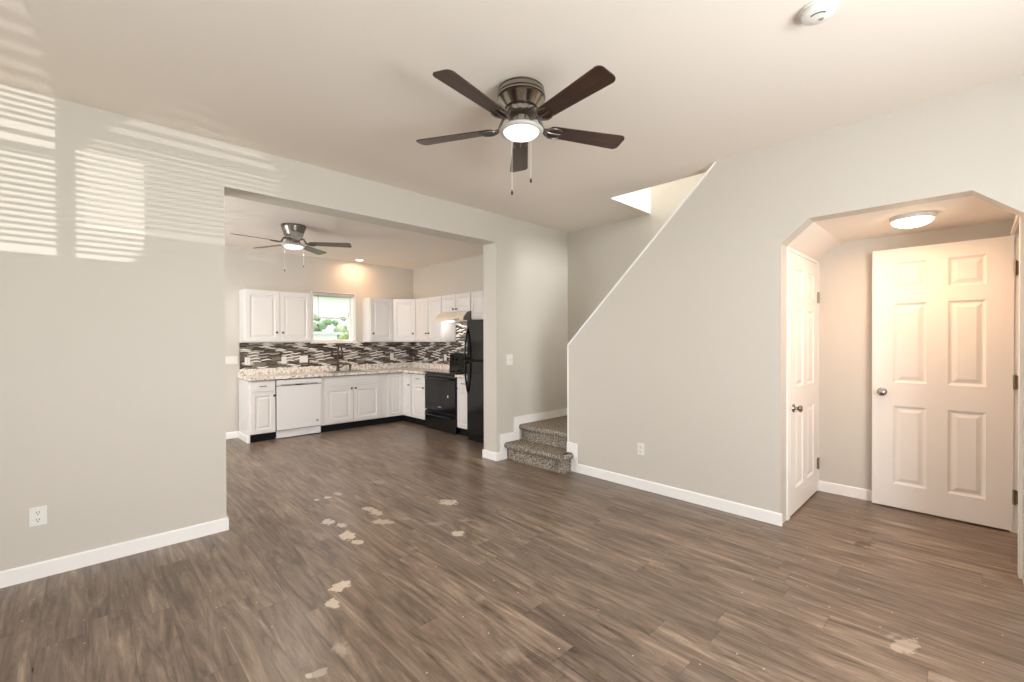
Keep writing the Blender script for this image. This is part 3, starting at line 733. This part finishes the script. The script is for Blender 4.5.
# backsplash
BSZ0, BSZ1 = CT+.1255, 1.305
bs = empty('backsplash', (1.5595, KW-.0005, BSZ0), 0, 'mosaic tile backsplash of wavy brown and white strips', 'backsplash')
h_ = BSZ1-BSZ0
bm = N(); bx(bm, 0, KX-1.56, -.009, 0, 0, h_); obj('back_panel', bm, M_MOSX, bs)
bm = N(); bx(bm, KX-1.56-.009, KX-1.56, 4.71-KW, -.009, 0, h_); bx(bm, KX-1.56-.009, KX-1.56, 5.02-KW, 5.745-KW, h_, 1.755-BSZ0); bx(bm, KX-1.56-.009, KX-1.56, 5.028-KW, 5.835-KW, -.12, 0)
obj('side_panel', bm, M_MOSY, bs)

# wall cabinets
UZ0, UZ1 = 1.312, 2.028; UF = 6.772
g = 'white wall cabinets'
def upper(loc, rz, w, dep, h, doors, label, end=None):
    c = empty('wall_cabinet', loc, rz, label, 'cabinet', g)
    bm = N(); bx(bm, 0, w, 0, dep, 0, h); obj('body', bm, M_CAB, c)
    for (a, b_, kx) in doors:
        cab_door(c, a, b_, .012, h-.012, kx, .135 if h > .5 else .04, fr=.052 if h > .5 else .04)
    return c
upper((1.562, UF, UZ0), 0, .868, KW-UF-.001, UZ1-UZ0, [(.012, .428, .392), (.440, .856, .470)], 'white double door wall cabinet left of the kitchen window')
upper((3.342, UF, UZ0), 0, .418, KW-UF-.001, UZ1-UZ0, [(.012, .406, .05)], 'white single door wall cabinet right of the kitchen window')
c = empty('wall_cabinet', (3.762, UF, UZ0), 0, 'white angled wall cabinet set across the kitchen corner', 'cabinet', g)
RU = 4.045
bm = N(); prism(bm, [(0, 0), (RU-3.762, -.272), (KX-.001-3.762, -.272), (KX-.001-3.762, KW-UF-.001), (0, KW-UF-.001)], 'z', 0, UZ1-UZ0); obj('body', bm, M_CAB, c)
wd = math.hypot(RU-3.762, .272)
dd = cab_door(c, .012, wd-.012, .012, UZ1-UZ0-.012, wd-.05, .135, fr=.052); dd.rotation_euler = (0, 0, math.atan2(-.272, RU-3.762))
UD = KX-RU-.001
upper((RU, 6.498, UZ0), RY, .748, UD, UZ1-UZ0, [(.012, .368, .334), (.380, .736, .414)], 'white double door wall cabinet left of the range hood')
upper((RU, 5.748, 1.76), RY, .728, UD, UZ1-1.76, [(.010, .358, .325), (.370, .718, .403)], 'short white wall cabinet directly above the range hood')
upper((RU, 5.018, 1.632), RY, .86, UD, UZ1-1.632, [(.014, .424, .39), (.436, .848, .47)], 'white wall cabinet above the black refrigerator')

# range hood
hd = empty('range_hood', (KX-.01, 5.742, 1.622), RY, 'cream under cabinet range hood over the black range', 'range hood')
dpth = KX-.01-3.895
pf = [(0, .0), (0, .137), (-.28, .137), (-.34, .115), (-dpth+.012, .055), (-dpth, .035), (-dpth, .0)]
bm = N(); prism(bm, pf, 'x', .003, .717); obj('shell', bm, M_HOODW, hd)
bm = N(); prism(bm, [(a, b_) for a, b_ in pf], 'x', .7172, .722); o = obj('end_cap', bm, M_DNICK, hd); o['label'] = 'dark grey end of the hood'
bm = N(); bx(bm, .10, .22, -.30, -.20, -.006, 0); obj('lamp_cover', bm, M_HOODL, hd)
bm = N()
bx(bm, .50, .62, -dpth-.003, -dpth+.002, .010, .022)
obj('switch_strip', bm, M_SLOT, hd)
l = bpy.data.lights.new('hood_lamp', 'POINT'); l.energy = 1.3; l.color = (1, .97, .92); l.shadow_soft_size = .04
lo = bpy.data.objects.new('hood_lamp', l); lo.location = (KX-.25, 5.56, 1.58); COL.objects.link(lo)

# range
rg = empty('range', (3.80, 5.822, 0), RY, 'black freestanding electric range with glass oven door', 'range')
RW = .785; RD = KX-3.80-.012
box_obj('body', (0, RW, 0, RD, .02, .845), M_BLACK, rg)
box_obj('cooktop', (-.006, RW+.002, -.035, RD-.05, .845, .864), M_GLASSK, rg, .005)
for x_, y_, r_ in ((.2, .12, .09), (.58, .12, .075), (.2, .34, .075), (.58, .34, .09)):
    bm = N(); lathe(bm, [(r_, .8642), (r_, .8652), (r_-.004, .8652), (r_-.004, .8642)], (x_, y_, 0), 32); obj('burner_ring', bm, M_GREYP, rg)
bm = N(); bx(bm, .004, RW-.004, -.035, -.001, .295, .825, .006); od = obj('oven_door', bm, M_BLACK, rg)
bm = N(); bx(bm, .14, RW-.14, -.0365, -.034, .40, .66); obj('oven_window', bm, M_GLASSK, od)
def rhandle(z, par):
    bm = N(); tube(bm, [(.07, -.034, z-.01), (.07, -.072, z), (.12, -.080, z), (RW-.12, -.080, z), (RW-.07, -.072, z), (RW-.07, -.034, z-.01)], .012, 10); obj('handle', bm, M_BLACK, par, True)
rhandle(.775, od)
bm = N(); bx(bm, RW/2-.04, RW/2+.04, -.037, -.0352, .345, .362); o = obj('badge', bm, M_GREYP, od); o['label'] = 'small silver maker badge'
bm = N(); prism(bm, [(.60, .50), (.618, .525), (.60, .55), (.582, .525)], 'y', -.0375, -.0352); o = obj('sticker', bm, M_PLAST, od); o['label'] = 'tiny white diamond sticker'
for x_ in (.36, .43):
    bm = N(); lathe(bm, [(0, 0), (.012, 0), (.012, -.006), (0, -.007)], (x_, -.035, .735), 16, 'y'); obj('door_vent_plug', bm, M_SLOT, od)
bm = N(); bx(bm, .004, RW-.004, -.035, -.001, .008, .275, .006); dr = obj('storage_drawer', bm, M_BLACK, rg)
rhandle(.225, dr)
bm = N(); prism(bm, [(RD-.07, .864), (RD-.055, 1.10), (RD-.035, 1.13), (RD, 1.13), (RD, .864)], 'x', 0, RW); bg_ = obj('backguard', bm, M_BLACK, rg)
for x_ in (.08, .17, .62, .71):
    bm = N(); lathe(bm, [(0, 0), (.022, 0), (.02, -.02), (0, -.022)], (x_, RD-.060, 1.03), 20, 'y'); obj('control_knob', bm, M_BLACK, bg_, True, 40)
bm = N(); bx(bm, .30, .48, RD-.066, RD-.058, 1.0, 1.06); obj('display', bm, M_GLASSK, bg_)

# refrigerator
fr = empty('refrigerator', (3.755, 4.705, 0), RY, 'black top freezer refrigerator at the end of the right run', 'refrigerator')
FWd = .72
box_obj('body', (0, FWd, 0, KX-3.755-.02, .02, 1.595), M_BLACK, fr, .006)
bm = N(); bx(bm, .002, FWd-.002, -.055, -.003, 1.068, 1.60, .012); fd = obj('freezer_door', bm, M_BLACK, fr)
bm = N(); bx(bm, .002, FWd-.002, -.055, -.003, .085, 1.052, .012); rd = obj('fridge_door', bm, M_BLACK, fr)
box_obj('gasket_strip', (.004, FWd-.004, -.048, -.004, 1.0525, 1.0675), M_BLACKM, fr)
box_obj('toe_grille', (.01, FWd-.01, -.045, -.003, .004, .08), M_BLACKM, fr)
def fhandle(zfar, znear, par):
    """handle fixed to the door at zfar and standing off it at znear (by the split)"""
    pts = [(.03, -.053, zfar)]
    for i in range(1, 9):
        t = i/8; pts.append((.03, -.055-.052*math.sin(PI/2*t)**.8, zfar+(znear-zfar)*t))
    pts += [(.03, -.085, znear+.004*(1 if znear > zfar else -1)), (.03, -.053, znear+.005*(1 if znear > zfar else -1))]
    bm = N(); tube(bm, pts, [.008]+[.013]*8+[.012, .012], 10); obj('handle', bm, M_BLACK, par, True)
fhandle(1.50, 1.095, fd); fhandle(.62, 1.03, rd)

# ------------------------------------------------------------------ switch and outlet plates
def plate(name, loc, rz, w, kinds, label, cat, h=.104):
    t = empty(name, loc, rz, label, cat)
    bm = N(); bx(bm, -w/2, w/2, -.006, 0, -h/2, h/2, .002); obj('cover_plate', bm, M_PLAST, t)
    n = len(kinds)
    for i, k in enumerate(kinds):
        x = (i-(n-1)/2)*.046
        if k == 'o':
            for dz in (-.02, .02):
                bm = N(); lathe(bm, [(0, 0), (.0165, 0), (.0165, -.002), (0, -.002)], (x, -.006, dz), 20, 'y', 1, .85); s_ = obj('socket', bm, M_PLAST, t)
                bm = N(); bx(bm, x-.007, x-.0045, -.0088, -.008, dz-.001, dz+.008); bx(bm, x+.0045, x+.007, -.0088, -.008, dz-.001, dz+.008)
                lathe(bm, [(0, 0), (.003, 0), (.003, -.0008), (0, -.0008)], (x, -.008, dz-.008), 10, 'y'); obj('slots', bm, M_SLOT, s_)
        else:
            bm = N(); bx(bm, x-.006, x+.006, -.0075, -.006, -.013, .013); prism(bm, [(-.006, -.004), (-.018, .006), (-.018, .011), (-.006, .006)], 'x', x-.004, x+.004); obj('toggle', bm, M_PLAST, t)
    return t
plate('wall_outlet', (-.184, A, .348), 0, .070, 'o', 'white double wall outlet low on the left wall', 'outlet')
plate('wall_outlet', (B, 2.05, .356), RY, .066, 'o', 'white wall outlet low on the sloped stair wall', 'outlet')
plate('light_switch', (3.475, A, 1.11), 0, .098, 's', 'white single light switch on the wall above the stairs', 'light switch', .122)
plate('light_switch', (1.455, KW, 1.07), 0, .165, 'sss', 'white triple light switch left of the tile backsplash', 'light switch')
yb = KW-.0096
plate('wall_outlet', (1.655, yb, 1.05), 0, .066, 'o', 'white outlet on the tile backsplash, nearest its left end', 'outlet')
plate('wall_outlet', (2.128, yb, 1.05), 0, .066, 'o', 'white outlet on the tile backsplash above the dishwasher', 'outlet')
plate('light_switch', (2.405, yb, 1.055), 0, .118, 'ss', 'white double switch on the tile backsplash left of the faucet', 'light switch')
plate('wall_outlet', (3.875, yb, 1.06), 0, .066, 'o', 'white outlet on the back wall tiles near the kitchen corner', 'outlet')
plate('wall_outlet', (KX-.0096, 6.03, 1.05), RY, .066, 'o', 'white outlet on the right wall tiles left of the range', 'outlet')

# ------------------------------------------------------------------ ceiling fans
def fan(loc, R, phase, zb, zl, blade_mat, globe, label, light_w, color, rb, chains, metal_m, can, bands=()):
    """flush mount fan; heights are measured down from the ceiling; zb blade plane, zl light ring"""
    t = empty('ceiling_fan', loc, 0, label, 'ceiling fan')
    bm = N(); lathe(bm, can, (0, 0, 0), 56); obj('motor_housing', bm, metal_m, t, True, 35)
    zh = can[-1][1]
    for (rb_, zb_) in bands:
        bm = N(); lathe(bm, [(rb_-.002, zb_+.0028), (rb_+.0012, zb_+.0022), (rb_+.0012, zb_-.0022), (rb_-.002, zb_-.0028)], (0, 0, 0), 56); obj('trim_band', bm, M_BRONZE, t, True)
    bm = N(); lathe(bm, [(0, zh+.002), (.078, zh+.002), (.082, zh-.010), (.080, zh-.035), (.060, zh-.045), (0, zh-.045)], (0, 0, 0), 40); hub = obj('hub', bm, M_DNICK, t, True, 35)
    bm = N(); gear = []
    for i in range(60):
        a = 2*PI*i/60; q = .0905 if i % 4 < 2 else .084; gear.append((q*math.cos(a), q*math.sin(a)))
    prism(bm, gear, 'z', zh-.034, zh-.012); obj('fin_ring', bm, M_NICKEL, hub)
    bm = N(); lathe(bm, [(.05, zh-.04), (.05, zl+.03), (.075, zl+.015), (.095, zl+.012)], (0, 0, 0), 40); obj('light_neck', bm, M_NICKEL, t, True, 35)
    for k in range(5):
        a = phase+k*2*PI/5
        bl = empty_part('blade', t, a, zb)
        # blade outline (local x outward), tilted
        pts = []; r0 = .155; w0, w1 = .045, .062
        for i in range(7): an = PI/2+PI*i/6; pts.append((r0+.03+.03*math.cos(an), w0*math.sin(an)))
        for i in range(7): an = -PI/2+PI*i/12; pts.append((R-.03+.03*math.cos(an), -w1+.03+.03*math.sin(an)))
        for i in range(7): an = PI*i/12; pts.append((R-.03+.03*math.cos(an), w1-.03+.03*math.sin(an)))
        bm = N(); prism(bm, pts, 'z', -.003, .003)
        tilt = Matrix.Rotation(math.radians(-rb), 4, 'X')
        for v in bm.verts: v.co = tilt @ v.co
        o = obj('blade', bm, blade_mat, t); o.location = (0, 0, zb); o.rotation_euler = (0, 0, a)
        # scrolled iron: arm from hub, two horns under the blade
        bm = N(); zo = (zh-.03)-zb
        tube(bm, [(.075, 0, zo), (.105, 0, zo-.005), (.135, 0, -.002), (.17, 0, -.008)], [.010, .009, .008, .006], 8)
        for s_ in (-1, 1):
            tube(bm, [(.12, 0, .004), (.15, s_*.022, -.006), (.178, s_*.040, -.008), (.205, s_*.042, -.008), (.235, s_*.030, -.008)], [.007, .007, .006, .005, .003], 8)
        tube(bm, [(.16, 0, -.008), (.20, 0, -.009), (.235, 0, -.008)], [.006, .005, .003], 8)
        for v in bm.verts:
            if v.co.x > .13: v.co = tilt @ v.co
        i_ = obj('blade_iron', bm, M_DNICK, o, True, 50)
    # light kit
    RL = .122
    bm = N(); lathe(bm, [(.06, zl+.022), (.10, zl+.018), (RL-.006, zl+.008), (RL, zl), (RL-.003, zl-.007), (RL-.012, zl-.012), (RL-.023, zl-.010), (RL-.024, zl-.004)], (0, 0, 0), 56); ring = obj('light_ring', bm, M_RING, t, True, 40)
    bm = N(); pr_ = [((RL-.024)*math.cos(x*PI/2/10), zl-.006-.036*math.sin(x*PI/2/10)) for x in range(11)]; lathe(bm, pr_, (0, 0, 0), 48); obj('glass_bowl', bm, globe, t, True)
    for (cx_, cy_, ln) in chains:
        bm = N(); tube(bm, [(cx_, cy_, zl+.0), (cx_, cy_, zl-ln)], .0011, 6)
        ch = obj('pull_chain', bm, M_PLAST, t)
        bm = N(); lathe(bm, [(0, 0), (.003, -.002), (.006, -.014), (.0065, -.022), (.003, -.028), (0, -.029)], (cx_, cy_, zl-ln), 12); o = obj('chain_pull', bm, M_KNOB, ch, True)
    disc('fan_lamp', t, (0, 0, zl-.046), .10, light_w, color)
    return t
def empty_part(*a): return None
M_RING = plain('satin_ring', srgb(200, 196, 190), .3, .6)
can1 = [(0, 0), (.112, 0), (.122, -.008), (.130, -.030), (.131, -.040), (.125, -.043), (.134, -.050), (.134, -.058), (.126, -.061), (.130, -.067), (.122, -.072), (.086, -.116), (0, -.116)]
def cw(dx, dy): return dx, dy
cdir = Vector((math.cos(YAW), math.sin(YAW))); rdir = Vector((math.sin(YAW), -math.cos(YAW)))
v1 = -cdir*.06-rdir*.052; v2 = -cdir*.06+rdir*.05
fan((1.755, 1.738, H), .632, math.radians(46.4), -.215, -.235, M_BLADE, M_GLOBE, 'large ceiling fan with dark walnut blades and bowl light in the living room', 5, (1, .95, .86), 11,
    [(v1.x, v1.y, .345), (v2.x, v2.y, .28)], M_NICKEL, can1, [(.113, -.003), (.125, -.014), (.131, -.043), (.130, -.0635), (.088, -.1135)])
can2 = [(0, 0), (.125, 0), (.128, -.008), (.124, -.03), (.105, -.085), (.095, -.115), (0, -.115)]
v1 = -cdir*.06-rdir*.07; v2 = cdir*.02+rdir*.10
fan((1.707, 5.275, HK), .612, math.radians(-32.6), -.195, -.222, M_BLADEK, M_GLOBEK, 'small ceiling fan with bowl light hanging in the kitchen', 12, (1, .86, .70), 11,
    [(v1.x, v1.y, .27), (v2.x, v2.y, .21)], M_DNICK, can2)

# recessed can light above the kitchen window
rc = empty('recessed_light', (3.19, 6.80, HK), 0, 'small glowing recessed ceiling light above the kitchen window', 'ceiling light')
bm = N(); lathe(bm, [(.05, -.001), (.072, -.001), (.074, -.004), (.070, -.006), (.052, -.003)], (0, 0, 0), 32); obj('trim_ring', bm, M_TRIM, rc, True)
bm = N(); lathe(bm, [(0, -.003), (.052, -.002)], (0, 0, 0), 32); obj('bulb', bm, M_CAN, rc)
disc('recessed_lamp', rc, (0, 0, -.012), .09, 4.3, (1, .58, .32))

# flush light in the alcove
al = empty('flush_ceiling_light', (4.03, .285, ALT), 0, 'glowing round flush mount light on the alcove ceiling', 'ceiling light')
bm = N(); lathe(bm, [(0, 0), (.115, 0), (.118, -.004), (.116, -.026), (.108, -.030), (0, -.030)], (0, 0, 0), 48); obj('base_ring', bm, M_RING, al, True, 40)
bm = N(); lathe(bm, [(.108*math.cos(x*PI/20), -.028-.045*math.sin(x*PI/20)) for x in range(11)], (0, 0, 0), 48); obj('glass_bowl', bm, M_GLOBEW, al, True)
disc('alcove_lamp', al, (0, 0, -.078), .20, 7.5, WARM)

# smoke alarm
sm = empty('smoke_alarm', (2.235, .455, H), 0, 'round white smoke alarm on the ceiling', 'smoke alarm')
bm = N(); lathe(bm, [(0, 0), (.066, 0), (.068, -.008), (.064, -.012), (0, -.012)], (0, 0, 0), 48); obj('mounting_ring', bm, M_PLAST, sm, True, 35)
bm = N(); lathe(bm, [(.058, -.012), (.062, -.016), (.061, -.030), (.050, -.038), (.0, -.040)], (0, 0, 0), 48); bd = obj('body', bm, M_PLAST, sm, True, 35)
bm = N()
for i in range(7):
    a = math.radians(150+i*14); bx(bm, .034*math.cos(a)-.003, .034*math.cos(a)+.003, .034*math.sin(a)-.003, .034*math.sin(a)+.003, -.0405, -.038)
obj('vent_slots', bm, M_SLOT, bd)
bm = N(); lathe(bm, [(0, -.0425), (.008, -.0425), (.009, -.039)], (.018, -.008, 0), 16); obj('test_button', bm, M_GREYP, bd)
